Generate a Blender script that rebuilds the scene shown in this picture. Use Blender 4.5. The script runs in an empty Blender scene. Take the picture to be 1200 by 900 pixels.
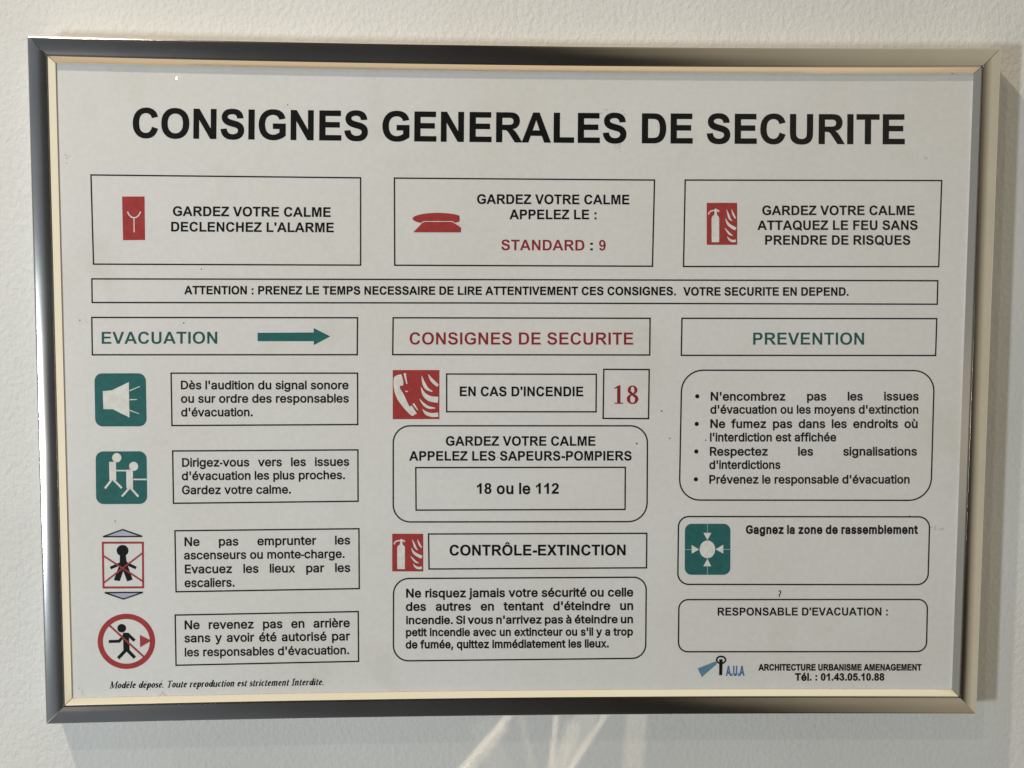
import bpy, math
from mathutils import Vector, Matrix, Euler
from mathutils.geometry import tessellate_polygon, delaunay_2d_cdt

# ------------------------------------------------------------------ camera, light, exposure
scene = bpy.context.scene
F_PX = 1500.0                                   # focal length, in pixels of a 1200 px wide picture
CAM_LOC = Vector((-0.03003, -0.60518, 0.05315))
CAM_ROT = Euler((1.48399, -0.00462, -0.04402), 'XYZ')
cd = bpy.data.cameras.new('camera')
cd.sensor_width = 36.0
cd.lens = F_PX * 36.0 / 1200.0
cd.clip_start = 0.01
cd.clip_end = 50
cam = bpy.data.objects.new('camera', cd)
cam.location = CAM_LOC
cam.rotation_euler = CAM_ROT
scene.collection.objects.link(cam)
scene.camera = cam
scene.view_settings.view_transform = 'Standard'
scene.view_settings.look = 'None'
scene.view_settings.exposure = 0.0
scene.view_settings.gamma = 1.0
scene.view_settings.use_curve_mapping = False
scene.cycles.use_denoising = True


def ramp(nt, stops, fac, interp='LINEAR'):
    r = nt.nodes.new('ShaderNodeValToRGB')
    r.color_ramp.interpolation = interp
    while len(r.color_ramp.elements) < len(stops):
        r.color_ramp.elements.new(0.5)
    for e, (p, c) in zip(r.color_ramp.elements, stops):
        e.position = p
        e.color = (c[0], c[1], c[2], 1) if hasattr(c, '__len__') else (c, c, c, 1)
    nt.links.new(fac, r.inputs[0])
    return r.outputs[0]


# the room around the notice: dim on the left, a beige lit wall on the right
world = bpy.data.worlds.new('World')
scene.world = world
world.use_nodes = True
wn = world.node_tree
bg = wn.nodes['Background']
tc = wn.nodes.new('ShaderNodeTexCoord')
sep = wn.nodes.new('ShaderNodeSeparateXYZ')
wn.links.new(tc.outputs['Generated'], sep.inputs[0])
ns = wn.nodes.new('ShaderNodeTexNoise')
ns.inputs['Scale'].default_value = 3.0
ns.inputs['Detail'].default_value = 3.0
wn.links.new(tc.outputs['Generated'], ns.inputs['Vector'])
m1 = wn.nodes.new('ShaderNodeMath'); m1.operation = 'MULTIPLY_ADD'
wn.links.new(ns.outputs['Fac'], m1.inputs[0]); m1.inputs[1].default_value = 0.045
m2 = wn.nodes.new('ShaderNodeMath'); m2.operation = 'MULTIPLY_ADD'
wn.links.new(sep.outputs['Z'], m2.inputs[0]); m2.inputs[1].default_value = 0.16
wn.links.new(sep.outputs['X'], m2.inputs[2])
wn.links.new(m2.outputs[0], m1.inputs[2])
mr = wn.nodes.new('ShaderNodeMapRange')
mr.inputs['From Min'].default_value = -1; mr.inputs['From Max'].default_value = 1
wn.links.new(m1.outputs[0], mr.inputs['Value'])
col = ramp(wn, [(0.0, (.22, .225, .22)), (0.22, (.16, .18, .205)), (0.36, (.11, .12, .135)), (0.43, (.05, .052, .055)),
                (0.58, (.011, .009, .007)), (0.635, (.23, .20, .145)), (0.75, (.45, .41, .315)), (1.0, (.42, .39, .31))], mr.outputs[0])


def wmix(a, b, src, lo, hi):
    m = wn.nodes.new('ShaderNodeMapRange'); m.interpolation_type = 'SMOOTHSTEP'
    m.inputs['From Min'].default_value = lo; m.inputs['From Max'].default_value = hi
    wn.links.new(src, m.inputs['Value'])
    x = wn.nodes.new('ShaderNodeMix'); x.data_type = 'RGBA'
    wn.links.new(m.outputs[0], x.inputs['Factor']); wn.links.new(a, x.inputs['A']); x.inputs['B'].default_value = (*b, 1)
    return x.outputs['Result']


# soft warm band added on the left, to brighten the left rail's reflection
bz = wn.nodes.new('ShaderNodeMath'); bz.operation = 'ADD'; wn.links.new(sep.outputs['Z'], bz.inputs[0]); bz.inputs[1].default_value = .11
ab = wn.nodes.new('ShaderNodeMath'); ab.operation = 'ABSOLUTE'; wn.links.new(bz.outputs[0], ab.inputs[0])
sx_ = wn.nodes.new('ShaderNodeMath'); sx_.operation = 'MULTIPLY_ADD'; wn.links.new(sep.outputs['X'], sx_.inputs[0]); sx_.inputs[1].default_value = .6; sx_.inputs[2].default_value = .22
mxm = wn.nodes.new('ShaderNodeMath'); mxm.operation = 'MAXIMUM'; wn.links.new(ab.outputs[0], mxm.inputs[0]); wn.links.new(sx_.outputs[0], mxm.inputs[1])
col = wmix(col, (.34, .31, .27), mxm.outputs[0], .10, .0)
col = wmix(col, (.85, .80, .66), sep.outputs['X'], .86, .97)       # pale side wall close by on the right
col = wmix(col, (.80, .74, .58), sep.outputs['Z'], .80, .95)       # lit ceiling
col = wmix(col, (.66, .52, .36), sep.outputs['Z'], -.82, -.96)     # warm wooden floor
wn.links.new(col, bg.inputs['Color'])
bg.inputs['Strength'].default_value = 1.0


def lamp(name, kind, loc, energy, color, target=(0, 0, 0), size=0.05, size_y=None, **kw):
    d = bpy.data.lights.new(name, kind)
    d.energy = energy
    d.color = color
    if kind == 'AREA':
        d.size = size
        if size_y:
            d.shape = 'RECTANGLE'; d.size_y = size_y
    else:
        d.shadow_soft_size = size
    for k, v in kw.items():
        setattr(d, k, v)
    o = bpy.data.objects.new(name, d)
    o.location = loc
    o.rotation_euler = (Vector(target) - Vector(loc)).to_track_quat('-Z', 'Y').to_euler()
    scene.collection.objects.link(o)
    return o


lamp('ceiling_spot', 'AREA', (-.55, -.55, .98), 6.4, (1.0, .87, .715), size=.03)
lamp('far_ceiling_spot', 'AREA', (-.82, -1.6, 1.6), 4.5, (1.0, .88, .72), size=.05)
lamp('side_window', 'AREA', (-1.02, -1.25, -.22), 11, (.80, .91, 1.0), size=.08, size_y=.2)

# ------------------------------------------------------------------ registration of the sheet
# sizes in metres; the wall is the plane y = 0, the room is towards -y
ROT = CAM_ROT.to_matrix()


def at(px, py, h):
    """point h metres in front of the wall that is seen at (px, py) of a 1200 x 900 survey picture"""
    d = ROT @ Vector(((px - 600.0) / F_PX, (450.0 - py) / F_PX, -1.0))
    t = (-h - CAM_LOC.y) / d.y
    return CAM_LOC + d * t


FRAME_W, FRAME_H, FRAME_T = 0.440, 0.3140, 0.018
SHEET_H = 0.0137          # front face of the paper above the wall
INK = 0.00005


# ------------------------------------------------------------------ materials
def mat(name, color, rough=.5, metal=0.0, spec=.5):
    m = bpy.data.materials.new(name)
    m.use_nodes = True
    b = m.node_tree.nodes['Principled BSDF']
    b.inputs['Base Color'].default_value = (*color, 1)
    b.inputs['Roughness'].default_value = rough
    b.inputs['Metallic'].default_value = metal
    b.inputs['Specular IOR Level'].default_value = spec
    return m, m.node_tree, b


def noise(nt, scale, detail=4, rough=.55, vec=None, dist=0.0):
    n = nt.nodes.new('ShaderNodeTexNoise')
    n.inputs['Scale'].default_value = scale
    n.inputs['Detail'].default_value = detail
    n.inputs['Roughness'].default_value = rough
    n.inputs['Distortion'].default_value = dist
    if vec is not None:
        nt.links.new(vec, n.inputs['Vector'])
    return n.outputs['Fac']


def objco(nt, scale=None):
    t = nt.nodes.new('ShaderNodeTexCoord').outputs['Object']
    if scale:
        mp = nt.nodes.new('ShaderNodeMapping')
        mp.inputs['Scale'].default_value = scale
        nt.links.new(t, mp.inputs['Vector'])
        t = mp.outputs[0]
    return t


def mix(nt, a, b, fac, mode='MIX'):
    n = nt.nodes.new('ShaderNodeMix')
    n.data_type = 'RGBA'
    n.blend_type = mode
    for sock, v in ((n.inputs['Factor'], fac), (n.inputs['A'], a), (n.inputs['B'], b)):
        if hasattr(v, 'is_linked'):
            nt.links.new(v, sock)
        elif hasattr(v, '__len__'):
            sock.default_value = (*v, 1)
        else:
            sock.default_value = v
    return n.outputs['Result']


# painted wall: lumpy roller texture
M_WALL, nt, b = mat('painted_wall', (.74, .72, .67), .6, spec=.3)
v = objco(nt)
big = noise(nt, 9, 3, .5, v)
nt.links.new(ramp(nt, [(.3, (.70, .685, .65)), (.7, (.76, .75, .72))], big), b.inputs['Base Color'])
vs = objco(nt, (1.0, 1.0, .8))
n1 = noise(nt, 430, 3, .5, vs)
n2 = noise(nt, 900, 2, .5, vs)
n3 = noise(nt, 75, 3, .5, vs)
ad = nt.nodes.new('ShaderNodeMath'); ad.operation = 'MULTIPLY_ADD'
nt.links.new(n2, ad.inputs[0]); ad.inputs[1].default_value = .30; nt.links.new(n1, ad.inputs[2])
ad2 = nt.nodes.new('ShaderNodeMath'); ad2.operation = 'MULTIPLY_ADD'
nt.links.new(n3, ad2.inputs[0]); ad2.inputs[1].default_value = .45; nt.links.new(ad.outputs[0], ad2.inputs[2])
bp = nt.nodes.new('ShaderNodeBump')
bp.inputs['Strength'].default_value = 1.0
bp.inputs['Distance'].default_value = .0006
nt.links.new(ad2.outputs[0], bp.inputs['Height'])
nt.links.new(bp.outputs[0], b.inputs['Normal'])

# paper: faint yellowing, mottling and fibres
M_PAPER, nt, b = mat('printed_paper', (.80, .79, .75), .55, spec=.3)
v = objco(nt)
c = ramp(nt, [(.32, (.765, .745, .705)), (.5, (.785, .77, .74)), (.72, (.80, .785, .77))], noise(nt, 11, 4, .55, v, .4))
st = ramp(nt, [(.60, 0.0), (.80, .4)], noise(nt, 26, 3, .5, v, 1.0))
c = mix(nt, c, (.66, .63, .53), st)
fi = ramp(nt, [(.3, .93), (.7, 1.0)], noise(nt, 420, 3, .6, v))
c = mix(nt, c, fi, .8, 'MULTIPLY')
nt.links.new(c, b.inputs['Base Color'])
bp = nt.nodes.new('ShaderNodeBump')
bp.inputs['Strength'].default_value = .6; bp.inputs['Distance'].default_value = .0012
nt.links.new(noise(nt, 22, 2, .4, v), bp.inputs['Height'])
nt.links.new(bp.outputs[0], b.inputs['Normal'])


def ink(name, color):
    m, nt, b = mat(name, color, .6, spec=.12)
    v = objco(nt)
    d = ramp(nt, [(.25, .82), (.75, 1.12)], noise(nt, 300, 4, .65, v))
    nt.links.new(mix(nt, color, d, 1.0, 'MULTIPLY'), b.inputs['Base Color'])
    return m


BLACK = ink('black_ink', (.007, .007, .007))
RED = ink('red_ink', (.40, .052, .050))
DARK_RED = ink('dark_red_ink', (.30, .027, .035))
GREEN = ink('green_ink', (.030, .145, .138))
DARK_GREEN = ink('dark_green_ink', (.022, .105, .10))
BLUE = ink('blue_ink', (.13, .27, .38))
BLUE_TEXT = ink('blue_lettering_ink', (.09, .19, .42))
LILAC = ink('lilac_ink', (.50, .50, .62))
WHITE = ink('bare_paper_white', (.80, .79, .75))
PALE = ink('pale_green_ink', (.30, .50, .48))
SMUDGE, nt, b = mat('grey_smudge', (.35, .34, .31), .8, spec=.1)
tr = nt.nodes.new('ShaderNodeBsdfTransparent')
mx = nt.nodes.new('ShaderNodeMixShader')
out = nt.nodes['Material Output']
nt.links.new(ramp(nt, [(.30, 0.05), (.75, .5)], noise(nt, 260, 4, .7, objco(nt))), mx.inputs[0])
nt.links.new(tr.outputs[0], mx.inputs[1]); nt.links.new(b.outputs[0], mx.inputs[2])
nt.links.new(mx.outputs[0], out.inputs['Surface'])

# polished aluminium, slightly warm, with faint drawing lines and rubbed patches
M_METAL, nt, b = mat('polished_aluminium', (.80, .77, .71), .13, 1.0)
v = objco(nt)
nt.links.new(ramp(nt, [(.3, .10), (.7, .15)], noise(nt, 12, 5, .6, v)), b.inputs['Roughness'])
nt.links.new(ramp(nt, [(.3, (.80, .77, .72)), (.7, (.85, .82, .77))], noise(nt, 35, 3, .5, v)), b.inputs['Base Color'])
bp = nt.nodes.new('ShaderNodeBump')
bp.inputs['Strength'].default_value = .1; bp.inputs['Distance'].default_value = .0002
nt.links.new(noise(nt, 7, 2, .4, v), bp.inputs['Height'])
nt.links.new(bp.outputs[0], b.inputs['Normal'])

M_LIP, nt, b = mat('satin_lip', (.92, .88, .79), .11, 1.0)

M_GLASS = bpy.data.materials.new('clear_glazing')
M_GLASS.use_nodes = True
nt = M_GLASS.node_tree
nt.nodes.remove(nt.nodes['Principled BSDF'])
tr = nt.nodes.new('ShaderNodeBsdfTransparent'); tr.inputs[0].default_value = (.985, .985, .985, 1)
gl = nt.nodes.new('ShaderNodeBsdfGlossy'); gl.inputs['Roughness'].default_value = .015
lw = nt.nodes.new('ShaderNodeLayerWeight'); lw.inputs['Blend'].default_value = .5
pw = nt.nodes.new('ShaderNodeMath'); pw.operation = 'POWER'; nt.links.new(lw.outputs['Facing'], pw.inputs[0]); pw.inputs[1].default_value = 5
fr = nt.nodes.new('ShaderNodeMath'); fr.operation = 'MULTIPLY_ADD'; nt.links.new(pw.outputs[0], fr.inputs[0]); fr.inputs[1].default_value = .95; fr.inputs[2].default_value = .035
mx = nt.nodes.new('ShaderNodeMixShader')
nt.links.new(fr.outputs[0], mx.inputs[0]); nt.links.new(tr.outputs[0], mx.inputs[1]); nt.links.new(gl.outputs[0], mx.inputs[2])
nt.links.new(mx.outputs[0], nt.nodes['Material Output'].inputs['Surface'])


# ------------------------------------------------------------------ mesh helpers
def link(name, verts, faces, mats, parent=None, idx=None, smooth=False, label=None):
    me = bpy.data.meshes.new(name)
    me.from_pydata([tuple(p) for p in verts], [], faces)
    for m in (mats if isinstance(mats, (list, tuple)) else [mats]):
        me.materials.append(m)
    if idx:
        me.polygons.foreach_set('material_index', idx)
    if smooth:
        me.polygons.foreach_set('use_smooth', [True] * len(faces))
    me.update()
    o = bpy.data.objects.new(name, me)
    scene.collection.objects.link(o)
    if parent:
        o.parent = parent
    if label:
        o['label'] = label
    return o


class Flat:
    """collects flat shapes given in survey coordinates, then lays them on the sheet"""
    def __init__(self):
        self.v, self.f, self.i, self.m = [], [], [], []

    def _mi(self, m):
        if m not in self.m:
            self.m.append(m)
        return self.m.index(m)

    def tris(self, pts, faces, m, lvl=1):
        k = len(self.v)
        mi = self._mi(m)
        self.v += [at(x, y, SHEET_H + INK * lvl) for x, y in pts]
        for f in faces:
            a, b_, c_ = (self.v[k + j] for j in f[:3])
            n = (b_ - a).cross(c_ - a)
            self.f.append([k + j for j in (f if n.y < 0 else tuple(reversed(f)))])
            self.i.append(mi)

    def poly(self, loops, m, lvl=1):
        """one outline or an outline with holes"""
        if not hasattr(loops[0][0], '__len__'):
            loops = [loops]
        tri = tessellate_polygon([[Vector((x, y, 0)) for x, y in l] for l in loops])
        self.tris([p for l in loops for p in l], [tuple(t) for t in tri], m, lvl)

    def union(self, polys, m, lvl=1):
        """any number of overlapping convex pieces become one clean sheet"""
        pts, fs = [], []
        for p in polys:
            fs.append(list(range(len(pts), len(pts) + len(p))))
            pts += [Vector(q) for q in p]
        self.tris(*union_tris(pts, fs), m, lvl)

    def stroke(self, pts, w, m, lvl=1, closed=False):
        self.union(ribbon(pts, w, closed), m, lvl)

    def build(self, name, parent, label=None):
        return link(name, self.v, self.f, self.m, parent, self.i, label=label)


def union_tris(pts, fs):
    r = delaunay_2d_cdt([Vector(p) for p in pts], [], fs, 0, 1e-5)
    V = [(p.x, p.y) for p in r[0]]
    polys = [[(pts[i][0], pts[i][1]) for i in f] for f in fs]
    boxes = [(min(p[0] for p in q), max(p[0] for p in q), min(p[1] for p in q), max(p[1] for p in q)) for q in polys]
    keep = []
    for t in r[2]:
        x = sum(V[i][0] for i in t) / 3; y = sum(V[i][1] for i in t) / 3
        for q, (xa, xb, ya, yb) in zip(polys, boxes):
            if xa <= x <= xb and ya <= y <= yb:
                ins = False
                for i in range(len(q)):
                    (ax, ay), (bx, by) = q[i - 1], q[i]
                    if (ay > y) != (by > y) and x < (bx - ax) * (y - ay) / (by - ay) + ax:
                        ins = not ins
                if ins:
                    keep.append(tuple(t)); break
    return V, keep


def ribbon(pts, w, closed=False):
    """quads along a line; w is one width or one per point"""
    n = len(pts)
    ws = w if hasattr(w, '__len__') else [w] * n
    off = []
    for i in range(n):
        a = pts[i - 1] if (i or closed) else pts[i]
        c = pts[(i + 1) % n] if (i < n - 1 or closed) else pts[i]
        p = pts[i]
        d1 = Vector((p[0] - a[0], p[1] - a[1])); d2 = Vector((c[0] - p[0], c[1] - p[1]))
        d1 = d1.normalized() if d1.length else d2.normalized()
        d2 = d2.normalized() if d2.length else d1
        t = (d1 + d2)
        t = t.normalized() if t.length > 1e-6 else d1
        nrm = Vector((-t.y, t.x))
        k = 1 / max(.5, nrm.dot(Vector((-d1.y, d1.x))))
        off.append(nrm * (ws[i] * .5 * k))
    q = []
    for i in range(n if closed else n - 1):
        j = (i + 1) % n
        a, c = pts[i], pts[j]
        q.append([(a[0] + off[i].x, a[1] + off[i].y), (c[0] + off[j].x, c[1] + off[j].y),
                  (c[0] - off[j].x, c[1] - off[j].y), (a[0] - off[i].x, a[1] - off[i].y)])
    return q


def ellipse(cx, cy, rx, ry=None, n=28, a0=0, a1=360):
    ry = rx if ry is None else ry
    full = abs(a1 - a0) >= 360
    k = n if full else n + 1
    return [(cx + rx * math.cos(math.radians(a0 + (a1 - a0) * i / n)), cy + ry * math.sin(math.radians(a0 + (a1 - a0) * i / n))) for i in range(k)]


def rounded(c, r, n=8):
    """rounded outline from four survey corners (top left, top right, bottom right, bottom left)"""
    r = r if hasattr(r, '__len__') else [r] * 4
    out = []
    for i in range(4):
        p = Vector(c[i]); a = (Vector(c[i - 1]) - p).normalized(); b_ = (Vector(c[(i + 1) % 4]) - p).normalized()
        if r[i] == 0:
            out.append(tuple(p)); continue
        for k in range(n + 1):
            t = math.pi / 2 * k / n
            q = p + a * r[i] * (1 - math.sin(t)) + b_ * r[i] * (1 - math.cos(t))
            out.append((q.x, q.y))
    return out


# ------------------------------------------------------------------ lettering
INTER = {
    'a': (389, '160 -9 126 -5 94 5 68 22 48 45 35 73 30 108 34 138 43 161 58 179 78 193 125 211 178 220 234 227 265 235 273 243 276 255 276 257 273 279 267 297 256 311 240 322 220 329 196 331 171 329 149 322 118 301 100 274 41 291 57 322 79 346 104 364 133 375 163 382 194 384 239 379 286 360 306 343 322 320 333 290 337 251 337 0 277 0 277 52 272 52 252 25 215 1 190 -6|170 45 202 49 228 59 248 74 263 93 272 115 276 138 276 190 259 182 231 176 200 171 175 168 134 159 117 150 103 139 95 124 92 105 94 87 102 72 114 61 130 52'),
    'b': (424, '229 -8 198 -5 172 4 138 31 118 59 112 59 112 0 53 0 53 509 114 509 114 319 118 319 137 346 171 373 197 381 229 384 274 378 313 361 345 332 370 293 385 245 390 189 385 133 370 84 346 45 313 16 274 -2|220 47 253 51 279 66 301 88 316 117 325 151 328 189 325 227 316 261 301 290 280 311 253 325 220 330 188 325 161 312 140 291 125 263 116 229 113 189 116 150 125 115 140 86 162 65 188 51'),
    'c': (396, '207 -8 159 -2 117 16 82 46 56 85 40 133 34 187 40 243 56 291 82 330 117 360 159 378 207 384 260 377 305 356 340 322 362 277 303 262 290 289 270 311 242 325 207 330 173 325 145 310 124 287 108 258 99 224 96 187 99 151 108 117 124 89 145 66 173 51 207 46 243 52 271 66 292 89 304 117 363 102 354 78 341 56 306 21 261 -1'),
    'd': (424, '195 -8 151 -2 111 16 79 45 55 84 39 133 34 189 39 245 55 293 79 332 112 361 151 378 196 384 228 381 253 373 287 346 306 319 311 319 311 509 372 509 372 0 313 0 313 59 307 59 287 31 252 4 227 -5|205 47 236 51 263 65 284 86 299 115 309 150 312 189 309 229 300 263 284 291 263 312 237 325 205 330 172 325 145 311 124 290 108 261 99 227 96 189 99 151 109 117 124 88 145 66 172 51'),
    'e': (404, '212 -8 161 -2 117 16 82 46 56 85 40 132 34 187 39 242 55 290 81 329 115 359 157 378 205 384 236 382 266 374 294 361 319 341 341 315 357 282 368 242 371 194 371 169 75 169 75 221 338 221 310 202 307 237 298 269 283 294 263 314 237 326 205 330 173 326 146 313 125 294 109 270 99 241 96 211 96 178 100 139 110 106 128 80 151 61 179 50 212 46 254 53 285 73 306 105 365 91 353 63 335 39 311 19 283 4 249 -5'),
    'f': (254, '228 379 228 327 6 327 6 379|81 0 81 432 84 461 96 486 113 505 135 519 161 527 187 530 222 527 243 521 227 468 215 472 195 474 171 470 154 460 145 443 142 419 142 0'),
    'g': (425, '207 -151 168 -148 134 -140 105 -127 82 -110 64 -91 51 -69 101 -41 122 -66 154 -88 178 -95 207 -97 249 -92 282 -75 304 -47 311 -6 311 68 306 68 287 41 252 16 227 8 195 5 152 10 113 27 80 53 55 90 39 136 34 191 39 246 55 293 80 332 112 361 152 378 196 384 228 382 253 373 288 346 308 319 313 319 313 379 372 379 372 -9 367 -54 350 -90 324 -117 291 -136 251 -147|205 59 237 63 264 75 285 95 300 121 309 154 312 193 309 231 300 264 285 291 264 312 237 325 205 330 172 325 145 312 124 290 109 262 99 229 96 193 99 155 109 123 124 96 145 76 172 63'),
    'h': (410, '114 227 114 0 53 0 53 509 114 509 114 287 102 287 124 332 152 362 187 379 227 384 264 380 295 369 321 349 341 321 353 285 357 240 357 0 296 0 296 235 290 275 273 304 246 323 210 329 184 326 161 317 141 303 126 283 117 257'),
    'i': (167, '53 0 53 379 114 379 114 0|84 443 67 446 54 455 44 468 41 483 44 499 54 512 67 521 84 524 100 521 114 512 123 499 126 483 123 468 114 455 100 446'),
    'j': (167, '53 379 114 379 114 -30 111 -63 102 -90 86 -113 65 -129 37 -139 4 -143 -10 -143 -10 -87 2 -87 25 -83 40 -72 50 -54 53 -29|83 443 67 446 53 455 44 468 41 483 44 499 53 512 67 521 83 524 100 521 114 512 123 499 126 483 123 468 114 455 100 446'),
    'l': (189, '139 -2 101 3 74 20 58 47 53 84 53 509 114 509 114 99 115 77 120 62 130 54 146 52 160 53 170 54 181 3 162 -1'),
    'm': (610, '53 0 53 379 112 379 112 295 108 295 118 323 132 346 151 363 172 376 195 384 219 386 257 380 287 361 309 331 321 295 312 295 322 321 337 343 357 361 381 375 407 383 437 386 468 383 497 372 522 354 541 328 553 296 557 255 557 0 496 0 496 254 490 289 473 313 447 326 419 330 395 328 374 320 358 307 345 290 338 270 335 247 335 0 274 0 274 260 269 288 253 311 229 326 199 330 178 328 158 320 140 307 126 289 117 266 114 238 114 0'),
    'n': (410, '114 227 114 0 53 0 53 379 112 379 112 287 102 287 124 332 152 362 187 379 227 384 264 380 295 369 321 349 341 321 353 285 357 240 357 0 296 0 296 235 290 275 273 304 246 323 210 329 184 326 161 317 141 303 126 283 117 257'),
    'o': (415, '207 -8 159 -2 117 16 82 46 56 85 40 133 34 187 40 243 56 291 82 330 117 360 159 378 207 384 256 378 299 360 333 330 359 291 376 243 381 187 376 133 359 85 333 46 299 16 256 -2|207 46 242 51 270 66 292 89 307 117 316 151 319 187 316 224 307 258 292 287 270 310 242 325 207 330 173 325 145 310 124 287 108 258 99 224 96 187 99 151 108 117 124 89 145 66 173 51'),
    'p': (424, '53 -143 53 379 112 379 112 319 118 319 137 346 171 373 197 381 229 384 274 378 313 361 345 332 370 293 385 245 390 189 385 133 370 84 346 45 313 16 274 -2 229 -8 198 -5 173 4 138 31 118 59 114 59 114 -143|220 47 253 51 279 66 301 88 316 117 325 151 328 189 325 227 316 261 301 290 280 311 253 325 220 330 188 325 161 312 140 291 125 263 116 229 113 189 116 150 125 115 140 86 162 65 188 51'),
    'q': (424, '372 -143 311 -143 311 59 306 59 287 31 252 4 227 -5 195 -8 151 -2 111 16 79 45 55 84 39 133 34 189 39 245 55 293 79 332 112 361 151 378 196 384 228 381 253 373 287 346 307 319 313 319 313 379 372 379|205 47 236 51 263 65 284 86 299 115 309 150 312 189 309 229 300 263 284 291 263 312 237 325 205 330 172 325 145 311 124 290 108 261 99 227 96 189 99 151 109 117 124 88 145 66 172 51'),
    'r': (259, '53 0 53 379 112 379 112 321 115 321 130 347 152 367 181 380 213 385 229 384 243 384 243 322 230 324 207 326 182 323 159 315 140 301 126 284 117 262 114 237 114 0'),
    's': (365, '182 -8 145 -5 112 3 84 18 62 38 45 63 36 94 94 107 105 79 124 60 150 49 181 45 217 50 244 62 262 81 268 103 265 121 254 136 237 147 212 155 149 170 104 186 72 208 53 237 47 274 51 305 65 332 87 354 115 370 149 381 187 384 223 381 254 372 279 358 299 339 314 316 324 290 268 277 258 298 243 316 219 328 187 333 156 329 131 317 114 299 109 277 112 258 124 243 144 232 172 223 229 209 275 194 306 171 325 142 331 107 326 75 312 47 290 24 260 6 223 -5'),
    't': (227, '204 379 204 327 6 327 6 379|65 471 126 471 126 98 128 76 136 61 150 53 170 50 185 51 202 54 213 2 192 -3 168 -4 125 2 92 21 72 52 65 93'),
    'u': (410, '182 -5 146 -1 115 11 89 31 69 59 57 95 53 139 53 379 114 379 114 144 119 105 137 75 164 56 200 50 226 53 249 62 268 77 283 97 293 122 296 153 296 379 357 379 357 0 298 0 298 92 307 92 286 47 257 17 222 0'),
    'v': (389, '163 0 17 379 84 379 165 155 187 87 206 21 184 21 203 87 224 155 305 379 371 379 226 0'),
    'x': (379, '21 0 171 218 171 171 29 379 100 379 147 306 179 253 207 206 175 206 202 253 233 306 282 379 352 379 209 169 209 214 358 0 287 0 231 85 200 136 173 182 205 182 178 136 148 85 91 0'),
    'y': (389, '47 -139 61 -86 71 -87 104 -89 118 -84 130 -74 141 -58 151 -36 163 -1 17 379 84 379 165 155 187 87 206 21 184 21 202 87 224 155 305 379 371 379 204 -58 177 -107 159 -124 139 -136 117 -143 91 -145 65 -143'),
    'z': (380, '42 0 42 46 254 320 254 323 48 323 48 379 333 379 333 331 126 60 126 56 339 56 339 0'),
    'D': (502, '219 0 96 0 96 57 215 57 272 63 318 81 354 110 379 149 394 198 399 255 394 312 379 361 354 399 320 428 275 446 221 452 93 452 93 509 225 509 294 501 353 478 399 441 433 391 455 329 462 255 455 181 433 119 398 68 351 31 291 8|125 509 125 0 60 0 60 509'),
    'N': (523, '60 0 60 509 136 509 343 183 363 151 388 107 414 55 405 54 401 108 399 157 399 195 399 509 463 509 463 0 387 0 202 290 177 331 148 381 108 452 119 454 122 384 124 328 125 291 125 0'),
    'E': (419, '60 0 60 509 372 509 372 452 125 452 125 286 355 286 355 229 125 229 125 57 375 57 375 0'),
    'G': (520, '269 -7 205 1 149 25 104 64 69 116 47 179 40 254 47 329 69 393 103 445 149 484 203 508 265 516 304 513 340 504 374 489 403 469 429 445 449 416 465 384 474 349 408 349 387 393 356 427 315 448 265 456 222 450 183 432 150 404 125 364 109 314 103 254 109 194 125 145 151 105 184 76 224 59 269 53 309 57 345 71 374 93 396 123 410 160 415 202 434 199 283 199 283 256 478 256 478 200 471 141 451 91 419 50 377 19 326 0'),
    'R': (449, '60 0 60 509 236 509 290 504 333 489 367 465 390 433 405 395 409 352 405 309 390 271 367 240 333 217 289 203 236 198 96 198 96 255 234 255 269 258 298 267 319 281 334 300 342 324 345 352 342 380 334 405 319 425 298 440 269 449 233 452 125 452 125 0|353 0 230 229 303 229 428 0'),
    'P': (445, '60 0 60 509 235 509 289 503 332 487 366 462 390 430 404 391 409 348 404 304 390 265 366 233 332 207 289 191 235 186 109 186 109 242 233 242 269 246 297 256 318 272 333 294 342 319 344 348 342 376 333 402 318 423 297 439 268 449 232 452 125 452 125 0'),
    'S': (447, '224 -9 172 -4 128 9 91 31 64 60 46 96 38 137 104 137 110 110 123 88 142 71 166 59 194 52 224 49 257 52 286 60 311 74 329 92 341 114 346 139 342 161 332 179 316 193 296 205 245 222 184 239 128 260 86 289 60 326 52 372 58 413 75 448 102 476 138 498 180 511 227 516 275 511 316 498 351 476 377 449 394 415 401 378 337 378 326 412 302 437 267 453 225 459 194 456 167 448 145 435 129 418 118 398 115 376 119 352 131 334 148 319 169 308 212 293 264 279 312 264 359 238 379 220 395 198 405 171 408 139 403 99 386 64 360 34 323 11 278 -4'),
    'T': (449, '32 452 32 509 417 509 417 452 257 452 257 0 193 0 193 452'),
    'M': (628, '60 0 60 509 152 509 277 187 287 159 299 123 311 84 322 49 307 49 318 83 330 121 342 158 352 187 476 509 568 509 568 0 504 0 504 291 504 327 505 369 506 413 507 457 513 457 498 409 482 363 467 322 456 291 342 0 286 0 170 291 159 321 145 361 129 408 112 457 119 457 120 416 121 372 122 328 122 291 122 0'),
    'I': (300, '31 0 31 57 118 57 118 452 31 452 31 509 269 509 269 452 183 452 183 57 269 57 269 0'),
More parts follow.
